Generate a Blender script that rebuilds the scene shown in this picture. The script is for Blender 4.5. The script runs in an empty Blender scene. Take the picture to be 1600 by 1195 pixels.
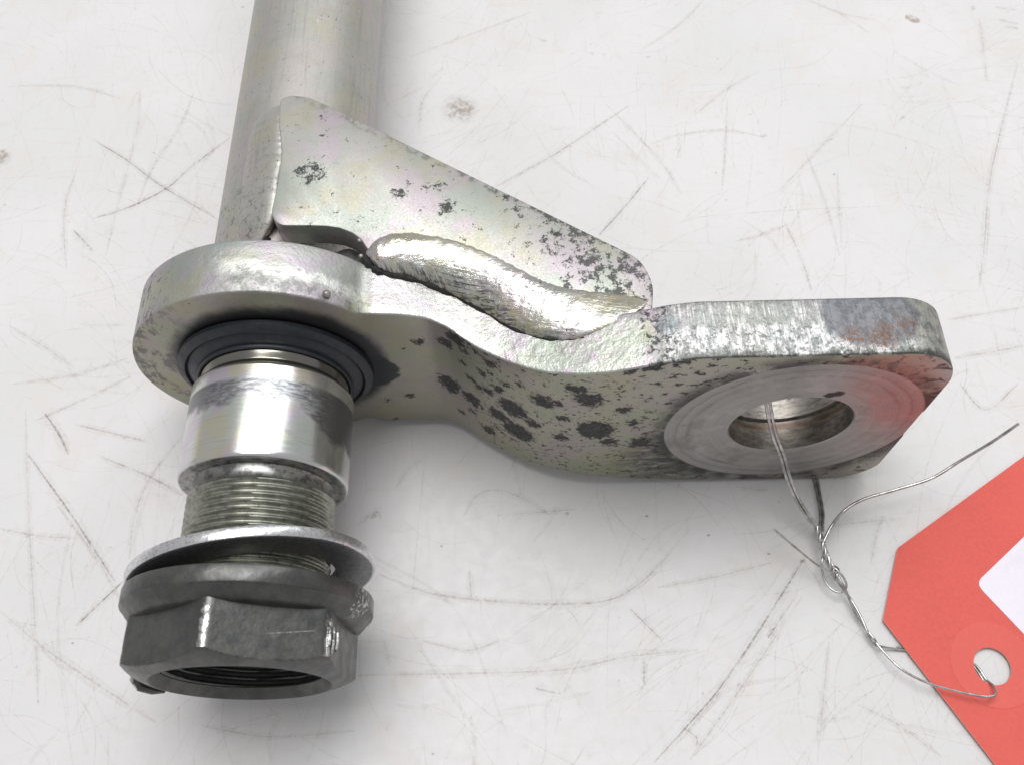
import bpy, bmesh, math, random
import numpy as np
from mathutils import Vector, Matrix
from math import pi, sin, cos, radians, degrees, atan2, hypot

# ------------------------------------------------------------------ camera, world, lamps, exposure
S = 0.001                                   # everything below is written in millimetres
sc = bpy.context.scene
COL = sc.collection

def cam_matrix(dep, yaw, roll):
    dep, yaw, roll = radians(dep), radians(yaw), radians(roll)
    F = Vector((sin(yaw)*cos(dep), cos(yaw)*cos(dep), -sin(dep)))
    R = Vector((cos(yaw), -sin(yaw), 0)); U = R.cross(F)
    R, U = R*cos(roll)+U*sin(roll), U*cos(roll)-R*sin(roll)
    m = Matrix((R, U, -F)).transposed()
    return m.to_4x4()
cd = bpy.data.cameras.new('camera'); cam = bpy.data.objects.new('camera', cd); COL.objects.link(cam)
cam.matrix_world = Matrix.Translation((0, -101.8*S, 211.3*S)) @ cam_matrix(61.74, 0.104, -1.129)
cd.sensor_width = 36; cd.lens = 36*1441.76/1600; cd.clip_start = 0.005; cd.clip_end = 20
cd.dof.use_dof = True; cd.dof.focus_distance = 0.205; cd.dof.aperture_fstop = 36
sc.camera = cam

w = bpy.data.worlds.new('World'); sc.world = w; w.use_nodes = True
bg = w.node_tree.nodes['Background']; bg.inputs[0].default_value = (0.985, 0.985, 1.0, 1); bg.inputs[1].default_value = 0.44

def area(name, loc, target, sx, sy, power, col, roll=0):
    l = bpy.data.lights.new(name, 'AREA'); l.shape = 'RECTANGLE'; l.size = sx; l.size_y = sy
    l.energy = power; l.color = col
    o = bpy.data.objects.new(name, l); COL.objects.link(o); o.location = loc
    d = Vector(target)-Vector(loc)
    o.rotation_euler = d.to_track_quat('-Z', 'Y').to_euler()
    return o
area('ceiling_light_panel', (-0.11, 0.26, 1.3), (-0.02, 0, 0), 0.8, 0.75, 12.9, (1.0, 0.985, 0.985))
area('ceiling_strip_light', (0.47, 0.60, 1.10), (-0.03, 0, 0.05), 0.20, 1.1, 3.6, (0.96, 1.0, 1.0))
sc.view_settings.view_transform = 'Standard'; sc.view_settings.look = 'None'
sc.view_settings.exposure = 0; sc.view_settings.gamma = 1
sc.cycles.max_bounces = 8; sc.cycles.transparent_max_bounces = 24

# ------------------------------------------------------------------ helpers
def thing(name, label, cat, loc=(0, 0, 0), group=None):
    o = bpy.data.objects.new(name, None); COL.objects.link(o)
    o.empty_display_size = 0.01
    o.location = [c*S for c in loc]; o['label'] = label; o['category'] = cat
    if group: o['group'] = group
    return o
def root_of(p):
    v = Vector((0, 0, 0))
    while p is not None:
        v += Vector(p.location); p = p.parent
    return v
def mesh_obj(name, verts, faces, mats, parent=None, origin=None, smooth=True, angle=35, midx=None):
    """verts in world millimetres; origin = where the object's own origin goes (mm)."""
    org = Vector(origin)*S if origin is not None else root_of(parent)
    me = bpy.data.meshes.new(name)
    me.from_pydata([(v[0]*S-org.x, v[1]*S-org.y, v[2]*S-org.z) for v in verts], [], faces)
    for m in (mats if isinstance(mats, (list, tuple)) else [mats]): me.materials.append(m)
    if midx is not None: me.polygons.foreach_set('material_index', midx)
    me.validate(); 
    bm = bmesh.new(); bm.from_mesh(me); bmesh.ops.recalc_face_normals(bm, faces=bm.faces); bm.to_mesh(me); bm.free()
    if smooth:
        me.polygons.foreach_set('use_smooth', [True]*len(me.polygons)); me.set_sharp_from_angle(angle=radians(angle))
    o = bpy.data.objects.new(name, me); COL.objects.link(o)
    if parent is not None:
        o.parent = parent; o.location = org-root_of(parent)
    else: o.location = org
    return o
AX, AZ = -52.3, 30.8                        # axis of tube and stud (runs along Y)
def lathe(profile, n=128, ax=AX, az=AZ, close=True, rfun=None):
    """profile = [(y, r)]; rfun(y, r, theta) may alter the radius. Closed torus-like if close."""
    V, Fc = [], []
    m = len(profile)
    for (y, r) in profile:
        for k in range(n):
            t = 2*pi*k/n
            rr = rfun(y, r, t) if rfun else r
            V.append((ax+rr*sin(t), y, az+rr*cos(t)))
    for i in range(m if close else m-1):
        j = (i+1) % m
        for k in range(n):
            l = (k+1) % n
            Fc.append((i*n+k, i*n+l, j*n+l, j*n+k))
    return V, Fc
def catmull(P, n=8):
    P = [np.array(p, float) for p in P]; out = []
    Q = [2*P[0]-P[1]]+P+[2*P[-1]-P[-2]]
    for i in range(1, len(Q)-2):
        a, b, c, d = Q[i-1], Q[i], Q[i+1], Q[i+2]
        for k in range(n):
            t = k/n
            out.append(.5*((2*b)+(-a+c)*t+(2*a-5*b+4*c-d)*t*t+(-a+3*b-3*c+d)*t**3))
    out.append(P[-1]); return out
def tube_mesh(pts, r, seg=10, V=None, Fc=None):
    V = [] if V is None else V; Fc = [] if Fc is None else Fc
    pts = [Vector(p) for p in pts]; n0 = len(V); up = Vector((0.3, 0.2, 1)).normalized()
    for i, p in enumerate(pts):
        t = (pts[min(i+1, len(pts)-1)]-pts[max(i-1, 0)]).normalized()
        a = t.cross(up)
        if a.length < 1e-4: a = t.orthogonal()
        a.normalize(); up = a.cross(t).normalized(); b = up
        rr = r[i] if hasattr(r, '__len__') else r
        for k in range(seg):
            th = 2*pi*k/seg; V.append(tuple(p+a*(rr*cos(th))+b*(rr*sin(th))))
    for i in range(len(pts)-1):
        for k in range(seg):
            l = (k+1) % seg
            Fc.append((n0+i*seg+k, n0+i*seg+l, n0+(i+1)*seg+l, n0+(i+1)*seg+k))
    Fc.append(tuple(n0+k for k in range(seg))); Fc.append(tuple(n0+(len(pts)-1)*seg+k for k in range(seg)))
    return V, Fc

# ------------------------------------------------------------------ material helpers
class G:
    """small expression builder over a node tree; coordinates come out in millimetres"""
    def __init__(s, name, origin=(0, 0, 0)):
        s.m = bpy.data.materials.new(name); s.m.use_nodes = True; s.nt = s.m.node_tree; s.nt.nodes.clear()
        s.out = s.nt.nodes.new('ShaderNodeOutputMaterial'); s.b = s.nt.nodes.new('ShaderNodeBsdfPrincipled')
        s.nt.links.new(s.b.outputs[0], s.out.inputs[0])
        tc = s.nt.nodes.new('ShaderNodeTexCoord')
        v = s.V('SCALE', tc.outputs['Object'], None, scale=1000.0)
        s.P = s.V('ADD', v, origin)
        sp = s.nt.nodes.new('ShaderNodeSeparateXYZ'); s.nt.links.new(s.P, sp.inputs[0]); s.x, s.y, s.z = sp.outputs
    def put(s, sock, v):
        if v is None: return
        if hasattr(v, 'is_output') or isinstance(v, bpy.types.NodeSocket): s.nt.links.new(v, sock)
        else:
            if sock.type == 'RGBA' and len(v) == 3: v = (*v, 1)
            sock.default_value = v
    def M(s, op, a, b=None, c=None, clamp=False):
        n = s.nt.nodes.new('ShaderNodeMath'); n.operation = op; n.use_clamp = clamp
        for i, v in enumerate((a, b, c)): s.put(n.inputs[i], v)
        return n.outputs[0]
    def V(s, op, a, b=None, scale=None):
        n = s.nt.nodes.new('ShaderNodeVectorMath'); n.operation = op
        s.put(n.inputs[0], a); s.put(n.inputs[1], b)
        if scale is not None: s.put(n.inputs['Scale'], scale)
        return n.outputs['Value'] if op in ('LENGTH', 'DISTANCE', 'DOT_PRODUCT') else n.outputs[0]
    def noise(s, sc_, det=3, rough=.55, P=None, dist=0, st=None, off=None, color=False):
        P = P or s.P
        if st: P = s.V('MULTIPLY', P, st)
        if off: P = s.V('ADD', P, (off, off*1.7, -off))
        n = s.nt.nodes.new('ShaderNodeTexNoise'); s.put(n.inputs['Vector'], P)
        n.inputs['Scale'].default_value = sc_; n.inputs['Detail'].default_value = det
        n.inputs['Roughness'].default_value = rough; n.inputs['Distortion'].default_value = dist
        return n.outputs['Color'] if color else n.outputs['Fac']
    def voro(s, sc_, P=None, feat='F1', off=0):
        n = s.nt.nodes.new('ShaderNodeTexVoronoi'); n.feature = feat
        s.put(n.inputs['Vector'], s.V('ADD', P or s.P, (off, off, off))); n.inputs['Scale'].default_value = sc_
        return n.outputs['Distance']
    def sm(s, v, a, b, lo=0., hi=1.):
        n = s.nt.nodes.new('ShaderNodeMapRange'); n.interpolation_type = 'SMOOTHSTEP'
        s.put(n.inputs['Value'], v); n.inputs['From Min'].default_value = min(a, b); n.inputs['From Max'].default_value = max(a, b)
        if a > b: lo, hi = hi, lo
        n.inputs['To Min'].default_value = lo; n.inputs['To Max'].default_value = hi
        return n.outputs[0]
    def mix(s, f, a, b):
        n = s.nt.nodes.new('ShaderNodeMix'); n.data_type = 'RGBA'
        s.put(n.inputs[0], f); s.put(n.inputs[6], a); s.put(n.inputs[7], b); return n.outputs[2]
    def mul(s, a, b): return s.M('MULTIPLY', a, b)
    def mx(s, a, b): return s.M('MAXIMUM', a, b)
    def warp(s, amt, sc_, det=3, off=3.1):
        c = s.noise(sc_, det, .6, off=off, color=True)
        return s.V('ADD', s.P, s.V('SCALE', s.V('SUBTRACT', c, (.5, .5, .5)), None, scale=amt))
    def blob(s, P, c, r, soft=.4):
        return s.sm(s.M('SUBTRACT', s.V('DISTANCE', P, c), r), soft, -soft)
    def spots(s, P, lst, soft=.25, rag=6.0):
        d = None
        for (c, r) in lst:
            e = s.M('SUBTRACT', s.V('DISTANCE', P, c), r)
            d = e if d is None else s.M('MINIMUM', d, e)
        d = s.M('ADD', d, s.M('MULTIPLY', s.M('SUBTRACT', s.noise(.75, 6, .82, off=71), .5), rag*1.35))
        return s.sm(d, soft, -soft)
    def bump(s, h, strength, dist=.1, prev=None):
        n = s.nt.nodes.new('ShaderNodeBump'); s.put(n.inputs['Height'], h); n.inputs['Strength'].default_value = strength
        n.inputs['Distance'].default_value = dist*S
        if prev: s.put(n.inputs['Normal'], prev)
        return n.outputs[0]
    def done(s, color=None, rough=None, metal=None, normal=None, spec=None):
        s.put(s.b.inputs['Base Color'], color); s.put(s.b.inputs['Roughness'], rough)
        s.put(s.b.inputs['Metallic'], metal); s.put(s.b.inputs['Normal'], normal)
        if spec is not None: s.put(s.b.inputs['Specular IOR Level'], spec)
        return s.m

def zinc_base(g, light=(.60, .595, .545), green=(.53, .555, .475), pink=(.58, .53, .53), yellow=(.56, .53, .39), k=1.0, t=1.0):
    """passivated zinc: pale grey plating with faint green, rose and straw patches and a fine grain"""
    c = g.mix(g.sm(g.noise(.055, 3, .5, off=2), .44, .56), light, green)
    c = g.mix(g.mul(g.sm(g.noise(.085, 3, .6, off=11), .47, .60), .85), c, pink)
    c = g.mix(g.mul(g.sm(g.noise(.08, 3, .6, off=23), .50, .64), min(1, .85*k)), c, yellow)
    grain = g.noise(3.2, 4, .7, off=5)
    c = g.mix(g.sm(grain, .35, .72, 0, .42), c, (.30, .30, .27))
    c = g.mix(g.sm(g.noise(.28, 5, .7, off=37), .45, .75, 0, .35), c, (.33, .33, .29))
    s1 = g.noise(.55, 3, .7, P=g.warp(1.5, .1), st=(.22, 2.2, 1.2), off=41)
    s2 = g.noise(.55, 3, .7, P=g.warp(1.5, .1, off=8), st=(1.9, .25, 1.2), off=47)
    c = g.mix(g.sm(s1, .66, .74, 0, .30), c, (.22, .22, .20)); c = g.mix(g.sm(s2, .68, .75, 0, .30), c, (.75, .75, .72))
    return c, grain
DARK = (.016, .018, .021)
# ------------------------------------------------------------------ measured marks (millimetres)
SCR=[
(0.45,0.5,[(-3.4, 76.8), (15.1, 89.3), (38.3, 108.1)]),
(0.5,0.6,[(25.8, 58.5), (33.7, 68.2), (41.9, 79.4)]),
(0.35,0.35,[(31.0, 108.9), (45.5, 86.0), (50.8, 72.4)]),
(0.35,0.3,[(43.8, 92.3), (52.2, 95.4), (66.0, 97.1), (78.2, 93.9)]),
(0.35,0.3,[(58.2, 103.6), (69.2, 114.0), (81.4, 122.0)]),
(0.3,0.25,[(110.9, 107.4), (84.4, 78.7), (79.4, 72.9)]),
(0.35,0.4,[(79.0, 62.3), (81.5, 49.9), (82.7, 38.1)]),
(0.3,0.3,[(89.6, 87.2), (91.9, 67.8), (92.5, 49.6)]),
(0.3,0.3,[(97.4, 79.6), (93.5, 51.8)]),
(0.45,0.45,[(162.6, 122.4), (148.0, 90.7), (140.6, 73.6), (133.9, 53.0), (128.5, 38.0)]),
(0.3,0.35,[(63.8, 55.3), (71.9, 57.5), (80.4, 61.2)]),
(0.3,0.3,[(68.9, 109.9), (65.8, 90.4), (62.6, 73.3)]),
(0.4,0.3,[(155.8, 143.1), (153.9, 131.3), (150.7, 114.4)]),
(0.5,0.4,[(161.9, 142.3), (168.0, 140.3)]),
(0.5,0.4,[(162.7, 139.3), (167.4, 138.2)]),
(0.4,0.3,[(162.4, 148.4), (169.4, 146.9)]),
(0.35,0.3,[(99.1, 155.6), (110.5, 147.5), (122.2, 143.2)]),
(0.3,0.3,[(110.5, 147.5), (118.6, 137.6)]),
(0.45,0.6,[(-126.3, 99.1), (-113.5, 89.8), (-102.3, 80.2), (-83.6, 67.1)]),
(0.6,0.55,[(-119.8, 68.3), (-110.3, 72.0), (-100.3, 78.9), (-93.9, 87.3), (-83.9, 98.4)]),
(0.4,0.35,[(-114.9, 119.3), (-112.9, 103.1), (-113.1, 87.8), (-113.4, 73.3), (-113.6, 55.0)]),
(0.4,0.35,[(-97.7, 117.4), (-100.1, 102.8), (-105.5, 87.6), (-107.7, 73.1)]),
(0.35,0.3,[(-157.6, 121.6), (-145.5, 121.8), (-133.1, 120.4), (-120.0, 115.3)]),
(0.4,0.3,[(-128.3, 87.0), (-128.9, 73.7), (-126.8, 62.1), (-123.8, 50.9)]),
(0.7,0.4,[(-124.6, 64.3), (-117.6, 56.9)]),
(0.6,0.65,[(-119.9, 5.8), (-115.4, 0.3), (-111.4, -5.9)]),
(0.4,0.4,[(-99.5, 16.0), (-110.8, 9.3), (-121.9, 3.7)]),
(0.4,0.4,[(-111.2, 2.3), (-91.8, -3.0)]),
(0.45,0.45,[(-104.4, -6.2), (-90.2, -12.4), (-81.1, -17.5)]),
(0.5,0.55,[(-121.6, -5.6), (-107.6, -21.7), (-93.7, -38.6)]),
(0.35,0.35,[(-83.5, -1.4), (-90.1, -13.4), (-91.9, -24.0), (-91.2, -33.3)]),
(0.45,0.55,[(-100.7, -48.9), (-96.4, -44.0), (-91.8, -38.7)]),
(0.5,0.35,[(-119.1, -45.0), (-106.8, -53.8), (-94.4, -61.3), (-78.9, -70.3)]),
(0.35,0.3,[(-123.9, -25.1), (-114.2, -27.1), (-105.4, -27.9)]),
(0.4,0.35,[(-135.3, 32.4), (-124.2, 25.3), (-115.0, 18.9)]),
(0.35,0.35,[(-116.3, 32.4), (-109.2, 31.8), (-102.7, 32.0)]),
(0.35,0.3,[(-125.1, 6.8), (-117.9, -21.1), (-110.0, -49.1), (-105.5, -66.0)]),
(0.3,0.25,[(-111.2, -19.6), (-99.3, -32.8), (-90.2, -45.2)]),
(0.45,0.4,[(-31.9, -38.4), (-19.2, -43.3), (-2.2, -45.6), (9.4, -46.3), (21.7, -45.5), (31.0, -40.1), (42.0, -28.8)]),
(0.5,0.75,[(67.5, -37.4), (61.1, -45.5), (54.6, -53.7), (44.4, -65.7), (35.7, -74.1), (28.7, -80.5)]),
(0.45,0.35,[(-35.4, -61.2), (-9.0, -61.3), (10.8, -60.9), (24.7, -58.4), (40.9, -57.2)]),
(0.5,0.6,[(4.0, -64.9), (9.6, -66.2)]),
(0.4,0.35,[(11.9, -64.4), (6.5, -68.1), (6.0, -73.5)]),
(0.35,0.4,[(26.2, -47.7), (33.0, -55.2)]),
(0.35,0.35,[(32.9, -42.9), (47.0, -40.6), (60.4, -37.5)]),
(0.35,0.35,[(-4.4, -24.4), (5.7, -23.9), (15.3, -23.3)]),
(0.45,0.35,[(-12.5, -25.0), (-9.0, -19.3), (-4.0, -17.9), (2.6, -20.4), (8.9, -24.7)]),
(0.4,0.35,[(-10.8, -37.8), (-10.3, -44.1)]),
(0.35,0.45,[(28.4, -58.9), (27.9, -64.7)]),
(0.35,0.3,[(70.3, -55.9), (63.3, -81.2)]),
(0.35,0.3,[(66.1, -45.7), (49.6, -65.2), (36.3, -80.2)]),
(0.4,0.4,[(35.6, -73.8), (38.2, -75.8), (37.9, -77.5)]),
(0.4,0.3,[(-37.5, -26.2), (-33.8, -23.0), (-32.0, -24.4)]),
(0.45,0.35,[(93.1, -27.5), (83.8, -28.1), (76.0, -28.8)]),
(0.35,0.3,[(-4.0, -54.3), (-11.2, -56.3), (-21.3, -53.9)]),
(0.5,0.35,[(116.2, 16.1), (128.5, 18.1), (135.6, 19.5)]),
(0.35,0.35,[(117.3, 27.9), (139.0, 31.5)]),
(0.35,0.4,[(64.0, -46.3), (56.8, -54.9), (62.1, -48.4)]),
(0.4,0.4,[(115.9, 8.5), (120.6, 1.0), (130.7, 8.1)]),
(0.35,0.3,[(-29.0, 90.5), (-24.6, 83.4)]),
(0.4,0.35,[(-20.0, 122.1), (-25.8, 111.3), (-26.3, 96.8)]),
(0.3,0.25,[(-30.4, 130.9), (-14.0, 139.2), (9.2, 150.6)]),
(0.4,0.3,[(11.0, 138.5), (14.0, 136.6)]),
(0.5,0.5,[(67.5, -37.4), (68.2, -36.8)]),
(0.3,0.3,[(43.7, 131.6), (57.2, 143.0), (67.0, 155.0)]),
(0.35,0.3,[(-130.2, 14.4), (-114.0, 16.9), (-101.3, 21.4)]),
(0.3,0.3,[(-71.0, -70.7), (-54.0, -73.7), (-34.7, -72.8)]),
(0.35,0.3,[(-28.6, -16.5), (-25.6, -11.5), (-22.5, -9.5)]),
(0.3,0.3,[(-30.0, -53.7), (-28.6, -59.4)]),
(0.35,0.35,[(83.3, -38.4), (85.7, -32.2), (88.9, -25.8)]),
(0.35,0.3,[(74.1, -69.7), (81.6, -73.8), (89.7, -80.5)]),
(0.3,0.3,[(54.4, -18.4), (59.0, -19.2), (62.1, -19.4)]),
]
DOT=[ (-14.2,108.3,3.24,0.25),(-16.7,105.7,0.88,0.4),(-11.8,110.9,0.74,0.4),(13.0,136.9,0.74,0.35),(22.0,130.8,0.59,0.3),(28.2,130.7,0.59,0.3),(96.3,78.9,0.37,0.9),(67.5,-37.4,0.44,0.9),(68.0,127.2,0.22,0.7),(58.5,127.8,0.22,0.6),(155.4,128.3,0.29,0.8),(111.2,129.6,0.22,0.5),(-86.8,155.9,0.37,0.7),(-106.3,92.6,0.37,0.5),(-118.2,57.3,0.44,0.5),(46.1,128.7,0.59,0.25),(133.9,143.7,1.18,0.15),(132.7,117.7,0.74,0.3),(154.9,148.0,0.88,0.3),(12.8,-24.4,0.37,0.7),(31.9,-25.5,0.29,0.8),(46.2,-30.6,0.29,0.6),(59.8,-35.5,0.29,0.7),(-33.9,-24.0,0.59,0.5),(23.5,-49.7,0.22,0.7),(-105.6,-65.3,0.22,0.9),(-18.4,-77.9,0.22,0.8),(40.6,-66.7,0.29,0.6),(-86.6,66.0,0.29,0.5),(-33.0,-23.1,0.29,0.5),(50.6,-11.5,0.29,0.5),(121.2,100.5,0.59,0.25),(77.9,94.4,0.74,0.25),(-146.5,91.2,1.32,0.2),(-152.9,93.9,1.32,0.3),(-49.2,-73.5,0.29,0.5),(97.7,-64.8,0.29,0.4) ]
ASP=[ (-19.7,41.2,1.1),(-13.7,42.6,1.8),(-11.3,46.8,2.4),(-9.2,49.4,1.5),(-7.4,46.9,1.0),(-10.0,43.8,1.1),(-4.4,45.2,1.4),(-10.5,38.2,0.9),(-14.2,24.7,2.5),(-13.9,21.3,1.4),(-9.0,22.8,2.5),(-9.2,33.0,0.9),(-4.1,40.9,0.9),(-6.3,38.8,1.0),(-7.3,31.1,1.3),(-8.8,32.9,1.1),(-5.2,32.0,1.3),(-2.9,35.5,1.4),(-0.9,39.9,1.0),(1.8,42.6,0.8),(6.5,39.4,2.3),(0.1,30.0,3.2),(-3.2,23.0,2.3),(1.4,19.6,3.5),(4.5,27.3,1.8),(-3.8,15.7,1.0),(-5.7,11.6,1.7),(-12.0,11.9,1.0),(-9.2,16.3,1.0),(10.9,34.0,1.3),(15.7,44.3,2.6),(13.6,48.0,1.9),(17.9,30.5,3.8),(10.8,24.5,1.6),(9.4,40.1,1.2),(-24.3,16.4,1.1),(-28.8,3.7,0.6),(-29.9,14.3,0.8),(23.2,40.6,1.5),(25.8,34.4,1.5),(21.2,24.9,1.8),(28.3,24.5,2.2),(11.7,48.1,1.0),(26.8,59.3,2.1),(22.7,57.8,1.8),(31.4,60.8,1.9) ]
GSP=[ (-45.4,36.4,1.2),(-42.4,37.4,1.1),(-43.5,34.2,1.2),(-41.1,35.0,0.8),(-13.2,25.4,1.7),(-15.2,31.6,0.9),(-17.3,31.3,0.6),(-23.7,29.5,1.2),(-0.6,28.2,0.6),(-21.5,24.0,0.5),(-41.3,47.1,0.6),(9.1,20.8,0.6),(18.3,5.8,2.4),(15.0,5.5,1.8),(21.4,3.0,2.7),(25.0,7.7,2.4),(22.0,11.8,2.1),(17.4,11.9,1.7),(14.2,14.5,1.4),(13.0,17.0,1.4),(16.3,16.1,1.1),(19.1,8.6,1.4),(25.5,5.3,1.8),(10.3,17.9,0.9),(7.5,16.3,0.8) ]
# ------------------------------------------------------------------ materials
ORG = (AX, 0, 0)        # origin (mm) of the welded arm and of everything under it

def m_table():
    g = G('scratched_white_laminate')
    c = g.mix(g.sm(g.noise(.018, 3, .5), .35, .62), (.70, .682, .688), (.655, .652, .648))
    c = g.mix(g.sm(g.noise(.06, 5, .65, off=9), .50, .82, 0, .7), c, (.66, .61, .56))
    c = g.mix(g.sm(g.noise(.35, 4, .7, off=19), .56, .80, 0, .45), c, (.58, .52, .47))
    c = g.mix(g.sm(g.noise(2.6, 3, .8, off=31), .62, .78, 0, .4), c, (.50, .46, .42))
    streak = g.noise(.5, 3, .7, P=g.warp(14, .02), st=(1.0, .12, 1), off=4)
    c = g.mix(g.sm(streak, .56, .78, 0, .24), c, (.55, .50, .45))
    streak = g.noise(.5, 3, .7, P=g.warp(20, .015), st=(.10, .9, 1), off=40)
    c = g.mix(g.sm(streak, .56, .78, 0, .22), c, (.55, .50, .45))
    c = g.mix(g.sm(g.noise(6, 2, .5, off=50), .35, .65, 0, .10), c, (.55, .55, .55))
    nrm = g.bump(g.noise(1.1, 5, .6), .12, .15)
    return g.done(c, g.sm(g.noise(.3, 4, .6, off=3), .3, .8, .42, .62), 0, nrm, .35)

def m_scratch(alpha, col):
    g = G('dirt_in_scratch')
    a = g.mul(g.sm(g.noise(.9, 4, .75), .30, .70, .12, 1), alpha)
    a = g.mul(a, g.sm(g.noise(.12, 2, .5, off=7), .30, .55, .35, 1))
    g.put(g.b.inputs['Alpha'], a)
    return g.done(g.mix(g.noise(.1, 2), col, tuple(c*.7 for c in col)), .8, 0)

def m_arm_face():
    g = G('pitted_zinc_plate', ORG)
    c, grain = zinc_base(g, (.40, .385, .32), (.36, .375, .285), (.40, .345, .335), (.395, .375, .245), .75)
    met, ro = .82, g.sm(grain, .3, .7, .36, .50)
    W = g.warp(3.0, .75, 6)
    # speckle everywhere, heavier to the right of the bend
    right = g.sm(g.x, 8, 34)
    sp = g.sm(g.noise(1.1, 5, .72, st=(.75, 1, 1.2), off=13), .665, .70)
    c = g.mix(g.mul(sp, .75), c, DARK)
    clu = g.mul(g.sm(g.x, -14, -4), g.sm(g.x, 34, 22))
    cth = g.sm(g.M('ADD', g.noise(.75, 5, .75, st=(.8, 1, 1.1), off=103), g.mul(clu, .09)), .665, .69)
    c = g.mix(g.mul(cth, .9), c, DARK)
    th = g.M('SUBTRACT', g.noise(.42, 6, .72, st=(.7, 1, 1.1), off=17), g.M('MULTIPLY_ADD', right, -.12, .665))
    c = g.mix(g.mul(g.sm(th, 0, .03), .9), c, DARK)
    smoke = g.mul(g.mul(g.sm(g.V('DISTANCE', W, (38, -17, 14)), 20, 6), g.sm(g.noise(.35, 5, .7, st=(.5, 1, 1.5), off=8), .34, .62)), .85)
    c = g.mix(smoke, c, (.060, .062, .062))
    # leopard spots at the bend
    spots = []
    for (x, z, r) in ASP: spots.append(((x, Yf(x), z), r*1.1 if r > 2 else r))
    sm_ = g.spots(W, spots, .3)
    halo2 = g.spots(W, [(c_, r_+.25) for c_, r_ in spots if r_ > 1.2], 1.3, 7)
    c = g.mix(g.mul(halo2, .38), c, (.17, .16, .12))
    pitc = g.mix(g.sm(g.noise(1.6, 5, .8, off=113), .42, .64), DARK, (.075, .075, .075))
    c = g.mix(g.mul(sm_, .95), c, pitc)
    # soot round the seal
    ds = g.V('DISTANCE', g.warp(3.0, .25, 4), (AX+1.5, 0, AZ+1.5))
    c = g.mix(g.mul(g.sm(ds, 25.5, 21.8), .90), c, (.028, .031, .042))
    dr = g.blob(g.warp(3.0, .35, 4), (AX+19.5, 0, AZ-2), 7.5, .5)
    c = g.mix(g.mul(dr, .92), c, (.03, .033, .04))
    # rubbed dirt on the disc, left
    dl = g.mul(g.sm(g.noise(.5, 5, .75, st=(1, 1, .5), off=44), .50, .60), g.sm(g.x, -60, -78))
    c = g.mix(g.mul(dl, .65), c, (.10, .10, .105))
    # machined ring round the hole
    dh = g.V('LENGTH', g.V('MULTIPLY', g.V('SUBTRACT', g.P, (HX, 0, AZ)), (1, 0, 1)))
    dw = g.M('ADD', dh, g.mul(g.M('SUBTRACT', g.noise(.35, 4, .6), .5), 1.6))
    inside = g.sm(dh, HR2+.15, HR2-.15)
    halo = g.mul(g.sm(dw, HR2+5.5, HR2+.4), g.sm(g.noise(.16, 4, .6, off=61), .30, .56))
    c = g.mix(g.mul(halo, .88), c, (.045, .044, .045))
    # rose reflection of the tag, painted at the top corner of the end
    pk = g.mul(g.blob(g.warp(7, .2, 4), (74, -17, 57), 9, 3), g.sm(g.noise(.5, 5, .7, off=90), .40, .55))
    c = g.mix(g.mul(pk, .6), c, (.45, .30, .26))
    rings = g.noise(1.0, 4, .7, P=g.comb(g.mul(dh, 1.6), g.mul(g.noise(.03, 1), 2), 0))
    mc = g.mix(g.sm(rings, .35, .65), (.40, .385, .37), (.34, .325, .315))
    mc = g.mix(g.mul(g.sm(g.M('ABSOLUTE', g.M('SUBTRACT', dw, 22.0)), .9, 0), g.sm(g.noise(.1, 3, .6, off=73), .4, .65, .1, .6)), mc, (.19, .18, .175))
    mc = g.mix(g.mul(g.sm(g.M('ABSOLUTE', g.M('SUBTRACT', dw, 24.6)), .5, 0), .45), mc, (.16, .15, .15))
    mc = g.mix(g.mul(g.sm(g.noise(.12, 4, .6, off=71), .50, .68), .5), mc, (.22, .20, .185))
    mc = g.mix(g.mul(g.sm(g.noise(.5, 5, .75, st=(.5, 1, 1.6), off=75), .60, .70), .5), mc, (.16, .15, .14))
    mc = g.mix(g.mul(g.sm(g.noise(.16, 4, .6, off=79), .54, .66), .4), mc, (.50, .49, .48))
    mc = g.mix(g.blob(g.warp(1.2, .6, 3), (64.5, -17, 44.8), 1.2, .3), mc, (.03, .03, .035))
    mc = g.mix(g.blob(g.warp(1.2, .6, 3), (66.0, -17, 45.4), 1.2, .3), mc, (.03, .03, .035))
    tag_refl = g.mul(g.mul(g.sm(g.x, 63, 72), g.sm(g.noise(.35, 5, .75, off=87), .30, .52)), g.mul(g.sm(dw, 15.6, 17.5), g.sm(g.z, 26, 36)))  # red reflection of the tag, painted faintly onto the machined ring
    mc = g.mix(g.mul(tag_refl, .25), mc, (.50, .10, .085))
    c = g.mix(inside, c, mc)
    nrm = g.bump(g.noise(2.2, 5, .7), .22, .08)
    nrm = g.bump(g.M('SUBTRACT', 1, g.mx(sm_, sp)), .35, .08, nrm)
    nrm = g.bump(g.mul(rings, inside), .12, .06, nrm)
    spk = g.mx(g.mx(sm_, cth), g.mx(sp, dr))
    return g.done(c, g.mixf(spk, g.mixf(inside, ro, .42), .6), g.mixf(spk, met, .1), nrm, .3)

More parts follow.
